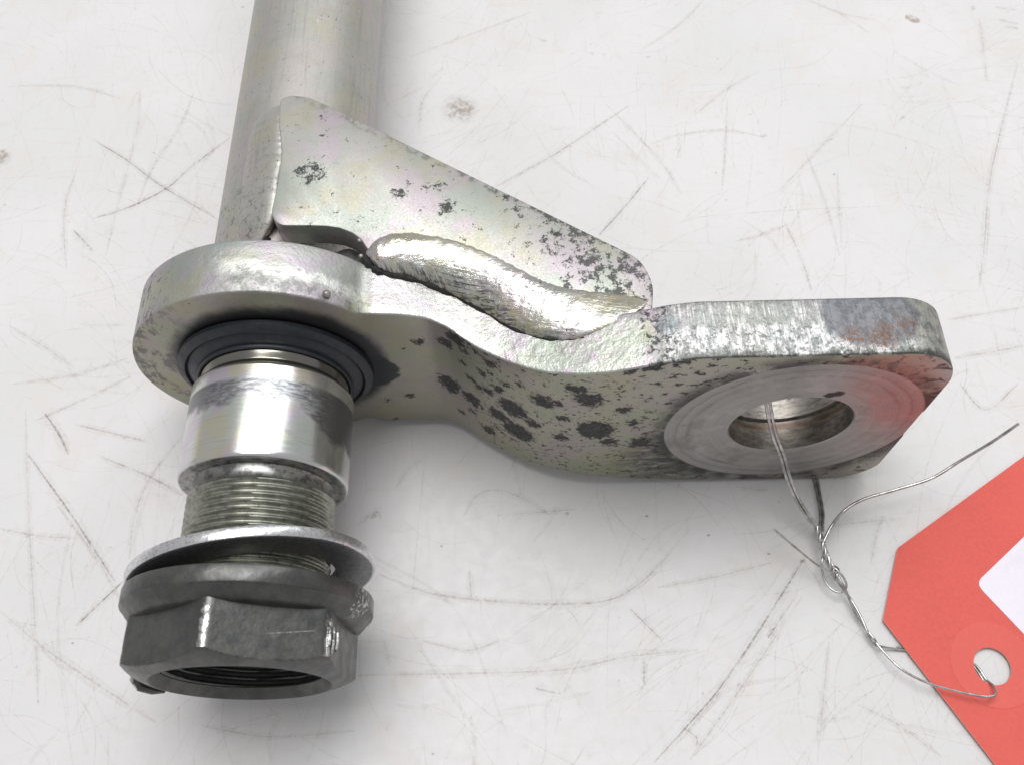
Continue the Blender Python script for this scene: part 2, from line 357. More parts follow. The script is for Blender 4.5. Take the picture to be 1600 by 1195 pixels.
def m_arm_edge():
    """flame cut and ground edge of the plate: silver, three zones along its length"""
    g = G('ground_zinc_edge', ORG)
    c, grain = zinc_base(g, (.50, .51, .485), (.42, .485, .44), (.54, .445, .53), (.50, .51, .34), 1.1)
    W = g.warp(3.0, .3, 5)
    # middle: bright ground metal with rose and green sheen
    midz = g.mul(g.sm(g.M('ADD', g.x, g.mul(g.noise(.4, 3), 3)), -28, -26.5), g.sm(g.x, 29, 24))
    shine = g.mix(g.sm(g.noise(.12, 3, .6, off=33), .4, .6), (.70, .60, .69), (.62, .69, .58))
    shine = g.mix(g.mul(g.sm(g.noise(.9, 6, .78, off=37), .46, .60), .7), shine, (.42, .41, .40))
    shine = g.mix(g.mul(g.sm(g.x, 0, -12), .55), shine, (.40, .37, .39))
    shine = g.mix(g.mul(g.sm(g.noise(.22, 4, .7, off=39), .46, .62), .5), shine, (.36, .36, .33))
    c = g.mix(g.mul(midz, .85), c, shine)
    # disc: pale streak along the front half
    st = g.mul(g.sm(g.M('ABSOLUTE', g.M('SUBTRACT', g.sep(W, 1), g.M('MULTIPLY_ADD', g.x, -.10, 1.0))), 2.6, .6), g.mul(g.sm(g.x, -62, -55), g.sm(g.x, -29, -33)))
    disc = g.sm(g.x, -27, -30)
    c = g.mix(g.mul(disc, .45), c, g.mix(g.sm(g.noise(.13, 4, .6, off=81), .42, .58), (.36, .375, .35), (.42, .385, .42)))
    und = g.mul(g.sm(g.M('SUBTRACT', g.M('MULTIPLY_ADD', g.x, -.10, .2), g.sep(W, 1)), 0, .5), g.mul(g.sm(g.x, -60, -52), g.sm(g.noise(.5, 5, .75, off=83), .40, .60)))
    c = g.mix(g.mul(g.mul(und, disc), .75), c, (.20, .205, .19))
    st = g.mul(st, g.sm(g.noise(.35, 5, .7, off=85), .36, .58))
    c = g.mix(g.mul(st, .7), c, (.84, .86, .80))
    dz = g.mul(g.sm(g.noise(.6, 5, .75, st=(1, .7, 1), off=44), .53, .60), g.sm(g.x, -66, -76))
    c = g.mix(g.mul(dz, .85), c, (.09, .09, .09))
    # end: crackled white and dark plating, grey bruise with rust
    endz = g.sm(g.M('ADD', g.x, g.mul(g.noise(.5, 3), 3)), 29, 32)
    cr = g.mix(g.sm(g.noise(.5, 6, .75, st=(1.5, .5, 1), off=51), .42, .60), (.66, .64, .65), (.22, .235, .23))
    cr = g.mix(g.mul(g.sm(g.noise(.9, 6, .8, off=53), .50, .58), .85), cr, (.09, .095, .09))
    up = g.sm(g.M('ADD', g.y, g.mul(g.noise(.4, 4, .7, off=91), 3)), -9.5, -7.5)
    stv = g.mix(g.sm(g.noise(.9, 4, .75, st=(2.2, .18, 1), off=93), .50, .62), (.26, .265, .255), (.62, .61, .60))
    stv = g.mix(g.mul(g.sm(g.noise(.12, 3, .6, off=95), .42, .58), .6), stv, (.25, .27, .26))
    stv = g.mix(g.mul(g.sm(g.noise(1.2, 5, .8, off=97), .54, .62), .7), stv, (.08, .085, .08))
    cr = g.mix(g.mul(up, .85), cr, stv)
    c = g.mix(g.mul(endz, .9), c, cr)
    tailz = g.sm(g.x, 74, 79)
    c = g.mix(g.mul(tailz, .8), c, g.mix(g.sm(g.noise(.5, 5, .7, off=55), .4, .62), (.50, .50, .44), (.20, .21, .20)))
    br = g.sm(g.M('SUBTRACT', g.V('LENGTH', g.V('MULTIPLY', g.V('SUBTRACT', g.warp(4, .25, 4), (69, -8.5, 60)), (1/9.5, 1/6.8, 0))), 1), .12, -.12)
    c = g.mix(g.mul(br, .93), c, g.mix(g.sm(g.noise(.6, 5, .7, off=57), .4, .62), (.21, .215, .235), (.13, .13, .14)))
    ru = g.mul(g.spots(g.warp(4, .8, 5), [((64.8, -13, 61.5), 2.2), ((70.3, -13, 61.5), 2.8), ((75.3, -10.4, 61.5), 1.9)], 1.4), g.sm(g.noise(1.0, 5, .78, off=59), .44, .58))
    c = g.mix(g.mul(ru, .9), c, (.17, .085, .045))
    # dark bottom edge of the end and seam behind the bend
    lo = g.mul(g.sm(g.x, 24, 32), g.mul(g.sm(g.M('ADD', g.y, g.mul(g.noise(.4, 4, .7), 3)), -13.6, -15), g.sm(g.noise(.35, 4, .7, off=63), .38, .50)))
    c = g.mix(g.mul(lo, .85), c, (.09, .095, .085))
    seam = g.mul(g.mul(g.sm(g.x, 24.5, 26), g.sm(g.x, 33, 30)), g.sm(g.noise(.8, 5, .7, off=66), .50, .58))
    c = g.mix(g.mul(seam, .9), c, (.05, .055, .05))
    teal = g.blob(g.warp(2, .4, 3), (30.5, -9, 60), 2.0, .5)
    c = g.mix(g.mul(teal, .35), c, (.22, .29, .30))
    sp = g.sm(g.noise(1.4, 5, .75, off=77), .67, .70)
    c = g.mix(g.mul(sp, .7), c, DARK)
    bmp = g.bump(g.noise(1.2, 5, .7), .35, .25); bmp = g.bump(st, .3, .2, bmp)
    bmp = g.bump(g.mul(g.noise(.6, 5, .7, st=(1.5, .25, 1)), endz), .55, .35, bmp); bmp = g.bump(g.noise(.30, 5, .65, off=7), .45, .5, bmp)
    ro = g.mixf(midz, g.mixf(endz, .50, .46), .36)
    ro = g.mixf(br, ro, .5)
    return g.done(c, ro, g.mixf(br, .85, .5), bmp)

def m_gusset():
    g = G('matt_zinc_sheet', ORG)
    c, grain = zinc_base(g, (.50, .49, .46), (.44, .47, .425), (.52, .45, .495), (.49, .475, .38))
    W = g.warp(2.2, .9, 5)
    lst = [((x, y, 54.5), r) for (x, y, r) in GSP if r > .55 and x < 12]
    sp = g.spots(W, lst, .25, 7.0)
    br = g.sm(g.noise(1.6, 5, .75, off=21), .36, .46)
    c = g.mix(g.mul(g.mul(sp, br), .93), c, (.028, .03, .032))
    cor = g.sm(g.M('ADD', g.noise(.50, 6, .78, off=25), g.mul(g.sm(g.M('ADD', g.x, g.mul(g.y, .35)), 2, 24), .125)), .615, .64)
    c = g.mix(g.mul(cor, .88), c, (.045, .048, .045))
    # dirt line along the long sheared edge: signed distance from the line
    dl = g.V('DOT_PRODUCT', g.V('SUBTRACT', W, (-42.7, 56, 0)), (-.542, -.840, 0))
    ed = g.mul(g.sm(dl, 1.6, .4), g.sm(g.noise(.5, 5, .7, off=29), .46, .60))
    c = g.mix(g.mul(ed, g.sm(g.x, -30, 15, .35, .9)), c, (.09, .09, .085))
    fine = g.sm(g.noise(2.1, 4, .75, off=35), .69, .72)
    c = g.mix(g.mul(fine, .65), c, DARK)
    nrm = g.bump(g.noise(2.0, 5, .7), .22, .08); nrm = g.bump(g.M('SUBTRACT', 1, g.mx(cor, sp)), .3, .06, nrm)
    dk = g.mx(g.mul(sp, br), cor)
    return g.done(c, g.sm(grain, .3, .7, .44, .57), g.mixf(dk, .75, .15), nrm, .35)

def m_tube():
    g = G('zinc_plated_tube', ORG)
    c, grain = zinc_base(g, (.50, .485, .455), (.46, .465, .43), (.51, .465, .45), (.50, .475, .39))
    sp = g.sm(g.noise(.8, 5, .75, st=(1, .6, 1), off=3), .645, .67)
    c = g.mix(g.mul(sp, .8), c, DARK)
    lo = g.mul(g.sm(g.noise(.55, 6, .75, off=8), .54, .60), g.sm(g.y, 62, 20))
    c = g.mix(g.mul(lo, .6), c, (.13, .125, .11))
    dl = g.noise(1.0, 4, .75, P=g.V('MULTIPLY', g.P, (1.1, .035, 1.1)), off=61)
    c = g.mix(g.sm(dl, .52, .70, 0, .35), c, (.24, .235, .215))
    nrm = g.bump(g.noise(1.6, 5, .65), .15, .08); nrm = g.bump(dl, .12, .05, nrm)
    return g.done(c, .50, .72, nrm)

def m_bead():
    g = G('bright_weld_metal', ORG)
    c, grain = zinc_base(g, (.76, .75, .72), (.68, .70, .64), (.76, .68, .72), (.68, .65, .50), 1.0)
    W = g.warp(2.0, .5, 4)
    ripl = g.noise(1.0, 4, .75, P=g.comb(g.mul(g.M('ADD', g.x, g.mul(g.y, .6)), 1.6), g.mul(g.z, .3), g.mul(g.y, .12)))
    ripr = g.noise(1.0, 5, .75, P=g.comb(g.mul(g.M('ADD', g.mul(g.y, 1.5), g.mul(g.x, .45)), 1.3), g.mul(g.z, .8), g.mul(g.x, .10)), off=6)
    rip = g.mixf(g.sm(g.x, -20, -6), ripl, ripr)
    zc = g.M('ADD', g.sep(W, 2), g.M('ADD', g.mul(g.sm(g.x, 6, 24), -3.2), g.sm(g.x, -14, -26, 0, -.6)))
    low = g.sm(zc, 55.6, 52.6)                 # lower flank: soot caught in the ripples
    soot = g.mul(g.sm(rip, .45, .56), g.mul(low, g.sm(g.x, 22, 10, .35, 1)))
    top = g.sm(g.M('ADD', g.y, g.mul(g.x, .42)), 8.0, 10.5)
    c = g.mix(g.mul(top, .55), c, (.60, .59, .54))
    c = g.mix(g.mul(soot, .9), c, (.03, .03, .03))
    c = g.mix(g.mul(g.mul(g.sm(g.noise(.25, 3, .6, off=15), .5, .6), low), .45), c, (.56, .49, .30))
    c = g.mix(g.mul(g.sm(g.noise(.9, 5, .75, off=13), .62, .65), .8), c, DARK)
    nrm = g.bump(g.mul(rip, g.M('MULTIPLY_ADD', low, .9, .1)), .45, .4)
    nrm = g.bump(g.noise(.45, 4, .6, off=3), .55, .6, nrm); nrm = g.bump(g.noise(1.6, 4, .7), .2, .12, nrm)
    ro = g.mixf(top, .24, .42)
    return g.done(c, g.mixf(soot, ro, .55), g.mixf(soot, .93, .3), nrm)
def m_plain(name, col, ro, met, bs=.2, sc_=2., var=.25, org=ORG):
    g = G(name, org)
    n = g.noise(sc_, 5, .7)
    c = g.mix(g.sm(n, .35, .68, 0, 1), col, tuple(v*(1-var) for v in col))
    return g.done(c, g.sm(g.noise(sc_*.6, 4, .6, off=9), .3, .7, ro*.85, ro*1.15), met, g.bump(n, bs, .1))

def m_stud():
    g = G('turned_zinc_stud', ORG)
    dc = g.V('LENGTH', g.V('MULTIPLY', g.V('SUBTRACT', g.P, (AX, 0, AZ)), (1, 0, 1)))
    c = g.mix(g.sm(g.noise(.09, 3, .5, off=2), .42, .6), (.66, .66, .66), (.62, .66, .60))
    c = g.mix(g.mul(g.sm(g.noise(.1, 2, .5, st=(1, .8, 1), off=12), .5, .62), .7), c, (.64, .55, .66))
    c = g.mix(g.mul(g.sm(g.noise(.1, 2, .5, off=22), .54, .66), .7), c, (.68, .64, .46))
    turn = g.noise(1.0, 5, .75, P=g.V('MULTIPLY', g.warp(.6, .08), (.05, 4.0, .05)))
    c = g.mix(g.mul(g.sm(turn, .54, .66), .35), c, (.22, .22, .22))
    # dark worn band near the seal with a ragged front edge
    yw = g.M('ADD', g.y, g.M('ADD', g.mul(g.M('SUBTRACT', g.noise(.16, 4, .6, off=31), .5), 9), g.mul(g.sm(g.x, -44, -36), 5.5)))
    band = g.mul(g.sm(yw, -17.6, -15.4), g.sm(g.y, -11.2, -11.9))
    br = g.mul(g.sm(g.noise(.9, 5, .8, P=g.V('MULTIPLY', g.P, (.45, 1.8, .45)), off=41), .42, .62), g.mul(g.sm(g.x, -66, -54), g.sm(g.x, -36, -42)))
    bc = g.mix(br, (.17, .17, .185), (.50, .51, .52))
    c = g.mix(g.mul(band, .9), c, bc)
    front = g.sm(g.y, -28.6, -28.9)
    c = g.mix(g.mul(front, .8), c, g.mix(g.sm(g.noise(.5, 5, .75, off=51), .48, .58), (.28, .28, .26), (.06, .06, .055)))
    neck = g.sm(g.y, -8.2, -7.2)
    c = g.mix(g.mul(neck, .85), c, (.16, .155, .13))
    ro = g.mixf(g.mx(band, front), g.sm(turn, .3, .7, .14, .26), .34)
    nrm = g.bump(turn, .18, .05)
    return g.done(c, ro, .93, nrm)
def m_thread():
    g = G('greenish_thread_steel', ORG)
    n = g.noise(.5, 5, .7)
    c = g.mix(g.sm(n, .38, .62), (.37, .375, .325), (.24, .245, .205))
    c = g.mix(g.mul(g.sm(g.noise(.9, 5, .75, off=5), .58, .64), .7), c, (.07, .07, .06))
    return g.done(c, .34, .85, g.bump(n, .2, .05))
def m_nut():
    g = G('dark_phosphate_nut')
    n = g.noise(.22, 5, .7)
    c = g.mix(g.sm(n, .38, .62), (.122, .122, .117), (.092, .093, .092))
    c = g.mix(g.sm(g.noise(2.0, 4, .7, off=61), .5, .8, 0, .35), c, (.045, .045, .045))
    c = g.mix(g.mul(g.sm(g.noise(.6, 4, .7, off=11), .58, .68), .5), c, (.155, .15, .115))
    c = g.mix(g.mul(g.sm(g.noise(1.5, 5, .8, off=19), .66, .70), .6), c, (.30, .30, .29))
    # corners of the hexagon rubbed bright
    P2 = g.warp(.7, .7, 5)
    d = g.V('LENGTH', g.V('MULTIPLY', P2, (1, 0, 1)))
    worn = g.mul(g.mul(g.sm(d, 21.98, 22.12), g.sm(d, 23.0, 22.7)), g.sm(g.noise(.9, 5, .75, off=29), .40, .54))
    worn = g.mul(worn, g.sm(g.y, -58.2+GN[1]*0, -59.2))
    c = g.mix(g.mul(worn, .9), c, (.62, .62, .61))
    # nicks on the flange rim, lower right
    nk = g.mul(g.blob(g.warp(1.5, 1.0, 4), (22.5, -55, 6), 3.2, .5), g.sm(g.noise(1.6, 4, .7, st=(1, .6, 1), off=33), .52, .58))
    c = g.mix(g.mul(nk, .9), c, (.60, .60, .60))
    sc1 = g.sm(g.M('ABSOLUTE', g.M('SUBTRACT', g.y, g.M('MULTIPLY_ADD', g.x, .16, -64.4))), .16, .04)
    sc1 = g.mul(sc1, g.mul(g.sm(g.x, 6.5, 11), g.sm(g.x, 16.5, 15.5)))
    c = g.mix(g.mul(sc1, g.sm(g.noise(1.5, 4, .7, off=121), .35, .6, 0, .6)), c, (.42, .42, .41))
    nrm = g.bump(g.noise(.35, 3, .6, off=5), .35, .3); nrm = g.bump(g.noise(2.4, 4, .7), .12, .05, nrm)
    return g.done(c, g.mixf(worn, g.sm(g.noise(.3, 4, .65, off=3), .3, .7, .30, .46), .22), g.mixf(worn, .8, 1.0), nrm)
def m_washer():
    g = G('steel_washer')
    n = g.noise(1.1, 5, .75)
    r = g.V('LENGTH', g.V('MULTIPLY', g.P, (1, 0, 1)))
    rim = g.sm(r, 23.3, 23.7)
    c = g.mix(g.sm(n, .35, .65), (.30, .30, .305), (.20, .20, .205))
    cb = g.mix(g.sm(g.noise(1.6, 5, .75, off=7), .50, .62), (.72, .72, .74), (.45, .45, .47))
    c = g.mix(rim, c, cb)
    return g.done(c, g.mixf(rim, .45, .26), .92, g.bump(g.noise(.7, 4, .65), .35, .2))
def m_card(name, col, var=.05, ro=.75):
    g = G(name)
    n = g.noise(1.2, 5, .7)
    c = g.mix(g.sm(n, .3, .7), col, tuple(v*(1-var*2) for v in col))
    c = g.mix(g.sm(g.noise(.05, 3, .5, off=4), .35, .7, 0, .25), c, tuple(min(1, v*1.1) for v in col))
    c = g.mix(g.sm(g.noise(.16, 5, .7, off=14), .52, .74, 0, .16), c, tuple(v*.55+.05 for v in col))
    c = g.mix(g.sm(g.noise(1.4, 5, .8, off=24), .66, .74, 0, .35), c, tuple(v*.5+.06 for v in col))
    nb = g.bump(g.noise(3, 4, .6), .12, .06); nb = g.bump(g.noise(.035, 2, .5, off=3), .5, 1.2, nb)
    return g.done(c, ro, 0, nb, .25)
def m_wire():
    g = G('galvanised_wire')
    n = g.noise(.5, 4, .7)
    c = g.mix(g.sm(n, .35, .65), (.62, .61, .60), (.36, .35, .335))
    return g.done(c, .27, .95, g.bump(n, .1, .05))

def _comb(g, a, b, c):
    n = g.nt.nodes.new('ShaderNodeCombineXYZ'); g.put(n.inputs[0], a); g.put(n.inputs[1], b); g.put(n.inputs[2], c); return n.outputs[0]
def _mixf(g, f, a, b):
    n = g.nt.nodes.new('ShaderNodeMix'); n.data_type = 'FLOAT'; g.put(n.inputs[0], f); g.put(n.inputs[2], a); g.put(n.inputs[3], b); return n.outputs[0]
def _sep(g, v, i):
    n = g.nt.nodes.new('ShaderNodeSeparateXYZ'); g.put(n.inputs[0], v); return n.outputs[i]
G.comb = _comb; G.mixf = _mixf; G.sep = _sep
# ------------------------------------------------------------------ the arm plate's measured profile
HX, HR, HR2 = 60.1, 13.1, 27.1               # hole centre x, hole radius, machined ring radius
GN = (AX, 0, AZ)
_bx = [-90, -17, -13, -10, -6, -2, 3, 8, 14, 20, 24, 200]; _by = [0, 0, -1.6, -3.9, -6.9, -9.5, -12.4, -14.6, -16.2, -16.9, -17, -17]
def Yf(x): return float(np.interp(x, _bx, _by))
_tx = [-30.6, -27, -23, -19, -15, -7.5, -1.5, 7, 12.5, 19, 25.6, 31, 36, 74]; _tz = [52.9, 52.4, 52, 51, 49.8, 48.7, 49.6, 52, 54, 56.3, 58.6, 60.5, 61.4, 61.5]
_ux = [-36, -30, -24, -17, -10, 0, 10, 20, 30, 45, 60, 75]; _uz = [1.9, 3.0, 3.1, 3.2, 3.6, 4.6, 5.5, 4.8, 3.0, 1.2, .8, .8]
def smooth(a, k):
    ker = np.exp(-np.linspace(-2, 2, 2*k+1)**2); ker /= ker.sum()
    return np.convolve(np.pad(a, k, 'edge'), ker, 'valid')
xs = np.arange(-40, 80, .25)
YS = smooth(np.interp(xs, _bx, _by), 10); TS = smooth(np.interp(xs, _tx, _tz), 10); US = smooth(np.interp(xs, _ux, _uz), 14)
def Yf(x): return float(np.interp(x, xs, YS))
def Yb(x):
    sl = (Yf(x+.5)-Yf(x-.5)); return Yf(x)+12.8*math.sqrt(1+sl*sl)*(.97 if abs(sl) > .05 else 1)
RD = 30.7
def circ_z(x):
    d = RD*RD-(x-AX)**2; return math.sqrt(max(d, 0))
def Zt(x):
    if x < -33: return AZ+circ_z(x)
    if x < -28:
        t = (x+33)/5; t = t*t*(3-2*t); return (AZ+circ_z(x))*(1-t)+float(np.interp(x, xs, TS))*t
    if x > 73:
        r = 12.0; c = 86.6-r; return 61.5-r+math.sqrt(max(r*r-max(x-c, 0)**2, 0)) if x > c else 61.5
    return float(np.interp(x, xs, TS))
def Zb(x):
    if x < -37: return AZ-circ_z(x)
    if x < -31:
        t = (x+37)/6; t = t*t*(3-2*t); return (AZ-circ_z(x))*(1-t)+float(np.interp(x, xs, US))*t
    if x > 73:
        r = 9.5; c = 86.6-r; return .8+r-math.sqrt(max(r*r-max(x-c, 0)**2, 0)) if x > c else .8
    return float(np.interp(x, xs, US))

# ------------------------------------------------------------------ table
table_mat = m_table()
def slab(x0, x1, y0, y1, z0, z1, b=1.5):
    V = [(x0, y0, z0), (x1, y0, z0), (x1, y1, z0), (x0, y1, z0), (x0, y0, z1-b), (x1, y0, z1-b), (x1, y1, z1-b), (x0, y1, z1-b),
         (x0+b, y0+b, z1), (x1-b, y0+b, z1), (x1-b, y1-b, z1), (x0+b, y1-b, z1)]
    Fc = [(3, 2, 1, 0)]
    for a in (0, 4):
        for k in range(4): l = (k+1) % 4; Fc.append((a+k, a+l, a+4+l, a+4+k))
    Fc.append((8, 9, 10, 11)); return V, Fc
V, Fc = slab(-700, 700, -450, 650, -30, 0)
table = mesh_obj('table_top', V, Fc, table_mat, origin=(0, 0, 0), smooth=False)
table['kind'] = 'structure'
rng = random.Random(7)
scr_mats = [m_scratch(.50, (.24, .17, .14)), m_scratch(.27, (.36, .27, .22)), m_scratch(.19, (.42, .33, .26)), m_scratch(.12, (.44, .34, .27)), m_scratch(.085, (.42, .31, .24))]
def ribbon(V, Fc, mi, pts, wid, m, z):
    P = catmull([(p[0], p[1], 0) for p in pts], 10) if len(pts) > 2 else [np.array((*p, 0.)) for p in np.linspace(pts[0], pts[1], 12)]
    n0 = len(V); N = len(P)
    for i, p in enumerate(P):
        t = P[min(i+1, N-1)]-P[max(i-1, 0)]; t /= (np.linalg.norm(t)+1e-9); nn = np.array((-t[1], t[0], 0))
        u = i/(N-1); w_ = wid*.5*(min(1, u*5)*min(1, (1-u)*5)*.8+.2)*rng.uniform(.7, 1.2)
        j = nn*rng.uniform(-.03, .03)
        for s_ in (-1, 1): q = p+j+nn*w_*s_; V.append((q[0], q[1], z))
    for i in range(N-1): Fc.append((n0+2*i, n0+2*i+1, n0+2*i+3, n0+2*i+2)); mi.append(m)
V, Fc, mi = [], [], []
zz = .012
for wd, st, pts in SCR:
    ribbon(V, Fc, mi, pts, wd*5, 4, zz); zz += .0006
    m = 0 if st > .5 else (1 if st > .36 else 2)
    ribbon(V, Fc, mi, pts, wd*.85, m, zz); zz += .0006
    if st > .38: ribbon(V, Fc, mi, [(p[0]+.45*(i-1), p[1]+.3) for i, p in enumerate(pts)], wd*.7, 3, zz); zz += .0006
cl = [(rng.uniform(-185, 185), rng.uniform(-95, 175), rng.uniform(0, pi)) for _ in range(60)]
for k in range(1900):
    x, y = rng.uniform(-185, 185), rng.uniform(-95, 175); a = rng.uniform(0, pi)
    if rng.random() < .55:
        cx_, cy_, ca_ = rng.choice(cl); x = rng.gauss(cx_, 14); y = rng.gauss(cy_, 14); a = rng.gauss(ca_, .25)
    L = rng.uniform(4, 32)*(1 if rng.random() < .8 else 2)
    cv = rng.uniform(-.18, .18)*L
    d = (cos(a), sin(a)); pts = [(x, y), (x+d[0]*L*.5-d[1]*cv, y+d[1]*L*.5+d[0]*cv), (x+d[0]*L, y+d[1]*L)]
    ribbon(V, Fc, mi, pts, (rng.uniform(.10, .30) if k % 14 else rng.uniform(.5, 1.3)), (4 if k % 14 == 0 else 3 if rng.random() < .9 else 2), zz); zz += .00005
def disc(V, Fc, mi, x, y, r, m, z, n=14):
    n0 = len(V); V.append((x, y, z))
    ph = rng.uniform(0, 6)
    for k in range(n):
        t = 2*pi*k/n; rr = r*(1+.28*sin(2*t+ph)+rng.uniform(-.2, .2)); V.append((x+rr*cos(t)*1.2, y+rr*sin(t), z))
    for k in range(n): Fc.append((n0, n0+1+k, n0+1+(k+1) % n)); mi.append(m)
for x, y, r, s_ in DOT:
    if r > 1: continue
    disc(V, Fc, mi, x, y, r, 0 if s_ > .55 else (1 if s_ > .3 else 2), zz); zz += .0005
for k in range(260):
    disc(V, Fc, mi, rng.uniform(-185, 185), rng.uniform(-95, 175), rng.uniform(.08, .26), rng.choice((0, 1, 2, 2)), zz, 8); zz += .00005
scr = mesh_obj('scratches', V, Fc, scr_mats, parent=table, smooth=False, midx=mi); scr['kind'] = 'stuff'
# soft brown stains wiped into the laminate
g = G('brown_stain')
def stain_alpha():
    d = g.V('LENGTH', g.V('MULTIPLY', g.warp(5, .18, 4), (1, 1, 0)))
    ring = g.sm(d, 7.0, 1.0)
    return g.mul(g.mul(ring, g.sm(g.noise(.45, 5, .75), .36, .62)), .5)
g.put(g.b.inputs['Alpha'], stain_alpha()); stain_mat = g.done((.36, .27, .19), .8, 0)
for (x, y, r) in ((-14.2, 108.3, 8.0), (133.9, 143.7, 1.7), (-154.5, 93, 4.5)):
    V, Fc, mi = [], [], []; disc(V, Fc, mi, x, y, r, 0, .008, 24)
    mesh_obj('stain', V, Fc, stain_mat, parent=table, origin=(x, y, 0), smooth=False)

# ------------------------------------------------------------------ welded arm
arm = thing('control_arm', 'pale zinc plated steel arm with welded gusset and thick eye plate lying on the table', 'machine part', (AX, 0, 0))
# tube
Ro, Ri = 17.6, 13.5
V, Fc = lathe([(10, Ri), (10, Ro-.01), (10.01, Ro)]+[(y, Ro) for y in range(14, 420, 6)]+[(430, Ro), (430.5, Ro-.5), (430.5, Ri)], 144)
tube_mat = m_tube(); tube = mesh_obj('tube', V, Fc, tube_mat, arm)
# weld ring between tube and plate (back side)
def ringr(y, r, t): return r+.5*sin(t*41)+.35*sin(t*17+1)
prof = [(12.4+5.2*sin(a), Ro-2+6.2*cos(a)) for a in np.linspace(-pi/2, pi, 14)]
V, Fc = lathe(prof, 160, rfun=ringr)
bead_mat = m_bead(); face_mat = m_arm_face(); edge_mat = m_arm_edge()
tweld_mat = m_plain('shade_toned_weld', (.085, .085, .08), .6, .3, .6, .8, .6)  # dark colour carries the shade behind the plate, under the gusset
mesh_obj('tube_weld', V, Fc, tweld_mat, arm)

# arm plate: one rounded rectangle section per station in x
xa = [AX-RD*cos(a) for a in np.linspace(.035, pi/2, 52)]
xb = list(np.arange(AX+.7, 74, .7)); xc = [74.0+12.6*sin(a) for a in np.linspace(0, pi/2-.09, 22)]
XS = xa+xb+xc
V, Fc, mi = [], [], []
rr_ = random.Random(3)
def section(x):
    y0, y1, z0, z1 = Yf(x), Yb(x), Zb(x), Zt(x); h = z1-z0; r = min(.55, h*.4); pts = []
    fb = [(y0+r*(1-cos(t)), z0+r*(1-sin(t))) for t in (pi/2, pi/3, pi/6, 0)]
    ft = [(y0+r*(1-cos(t)), z1-r*(1-sin(t))) for t in (0, pi/6, pi/3, pi/2)]
    bt = [(y1-r*(1-cos(t)), z1-r*(1-sin(t))) for t in (pi/2, pi/3, pi/6, 0)]
    bb = [(y1-r*(1-cos(t)), z0+r*(1-sin(t))) for t in (0, pi/6, pi/3, pi/2)]
    L = list(fb)
    for k in range(1, 8): L.append((y0, z0+r+(h-2*r)*k/8))
    L += ft
    for k in range(1, 6): L.append((y0+r+(y1-y0-2*r)*k/6, z1))
    L += bt
    for k in range(1, 8): L.append((y1, z1-r-(h-2*r)*k/8))
    L += bb
    for k in range(1, 6): L.append((y1-r-(y1-y0-2*r)*k/6, z0))
    return L
NS = len(section(0))
for x in XS:
    for (y, z) in section(x): V.append((x, y, z))
is_edge = [((k >= 12 and k <= 21) or k >= 32 or k < 3) for k in range(NS)]
for i in range(len(XS)-1):
    for k in range(NS):
        l = (k+1) % NS; Fc.append((i*NS+k, i*NS+l, (i+1)*NS+l, (i+1)*NS+k))
        mi.append(1 if is_edge[k] else 0)
Fc.append(tuple(range(NS-1, -1, -1))); mi.append(1); Fc.append(tuple((len(XS)-1)*NS+k for k in range(NS))); mi.append(1)
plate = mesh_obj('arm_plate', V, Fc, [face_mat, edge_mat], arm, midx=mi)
# bore: recessed machined ring, chamfer, stepped hole
prof = [(-22, 0.001), (-22, HR2), (-16.86, HR2), (-16.8, HR2-.2), (-16.8, HR+.3), (-16.5, HR), (-11.6, HR), (-11.2, HR+1.0), (-9.2, HR+1.0), (-8.8, HR), (-3.9, HR), (2, HR), (2, .001)]
V, Fc = lathe(prof, 144, ax=HX, close=False)
cut = mesh_obj('bore_cutter', V, Fc, [face_mat, m_plain('rusty_bore_wall', (.30, .27, .23), .42, .75, .5, .45, .65)], arm)
bm = bmesh.new(); bm.from_mesh(cut.data); bmesh.ops.remove_doubles(bm, verts=bm.verts, dist=1e-6); bmesh.ops.recalc_face_normals(bm, faces=bm.faces)
for f in bm.faces:
    cy = sum(v.co.y for v in f.verts)/len(f.verts)/S; f.material_index = 2 if cy > -16.5 else 0
bm.to_mesh(cut.data); bm.free()
cut.data.materials.clear()
def m_bore():
    g = G('rusty_bore_wall', ORG)
    n = g.noise(.35, 5, .7, st=(1, 2.5, 1)); yy = g.M('ADD', g.y, g.mul(g.M('SUBTRACT', g.noise(.2, 3), .5), 2.5))
    c = g.mix(g.sm(n, .4, .62), (.22, .20, .175), (.12, .105, .09))
    c = g.mix(g.mul(g.sm(yy, -10.5, -8.5), .9), c, g.mix(g.sm(g.noise(.4, 4, .7, st=(1, 3, 1), off=3), .4, .65), (.36, .34, .31), (.20, .18, .155)))
    c = g.mix(g.mul(g.sm(g.M('ABSOLUTE', g.M('ADD', yy, 10.6)), 1.2, .2), .6), c, (.13, .065, .035))
    return g.done(c, .42, .75, g.bump(n, .3, .15))
bore_mat = m_bore()
for m in (face_mat, edge_mat, bore_mat): cut.data.materials.append(m)
plate.data.materials.append(bore_mat)
md = plate.modifiers.new('bore', 'BOOLEAN'); md.operation = 'DIFFERENCE'; md.solver = 'EXACT'; md.object = cut
bpy.context.view_layer.update()
dg = bpy.context.evaluated_depsgraph_get()
me = bpy.data.meshes.new_from_object(plate.evaluated_get(dg)); plate.modifiers.clear(); plate.data = me
me.polygons.foreach_set('use_smooth', [True]*len(me.polygons)); me.set_sharp_from_angle(angle=radians(35))
bpy.data.objects.remove(cut)
for p_ in me.polygons:
    cx_, cy_, cz_ = p_.center/S; dd = hypot(cx_+AX-HX, cz_-AZ)
    if dd < HR+1.3 and cy_ > -16.45: p_.material_index = 2
    elif dd < HR2+.3 and abs(p_.normal.y) > .9 and cy_ < -15: p_.material_index = 0


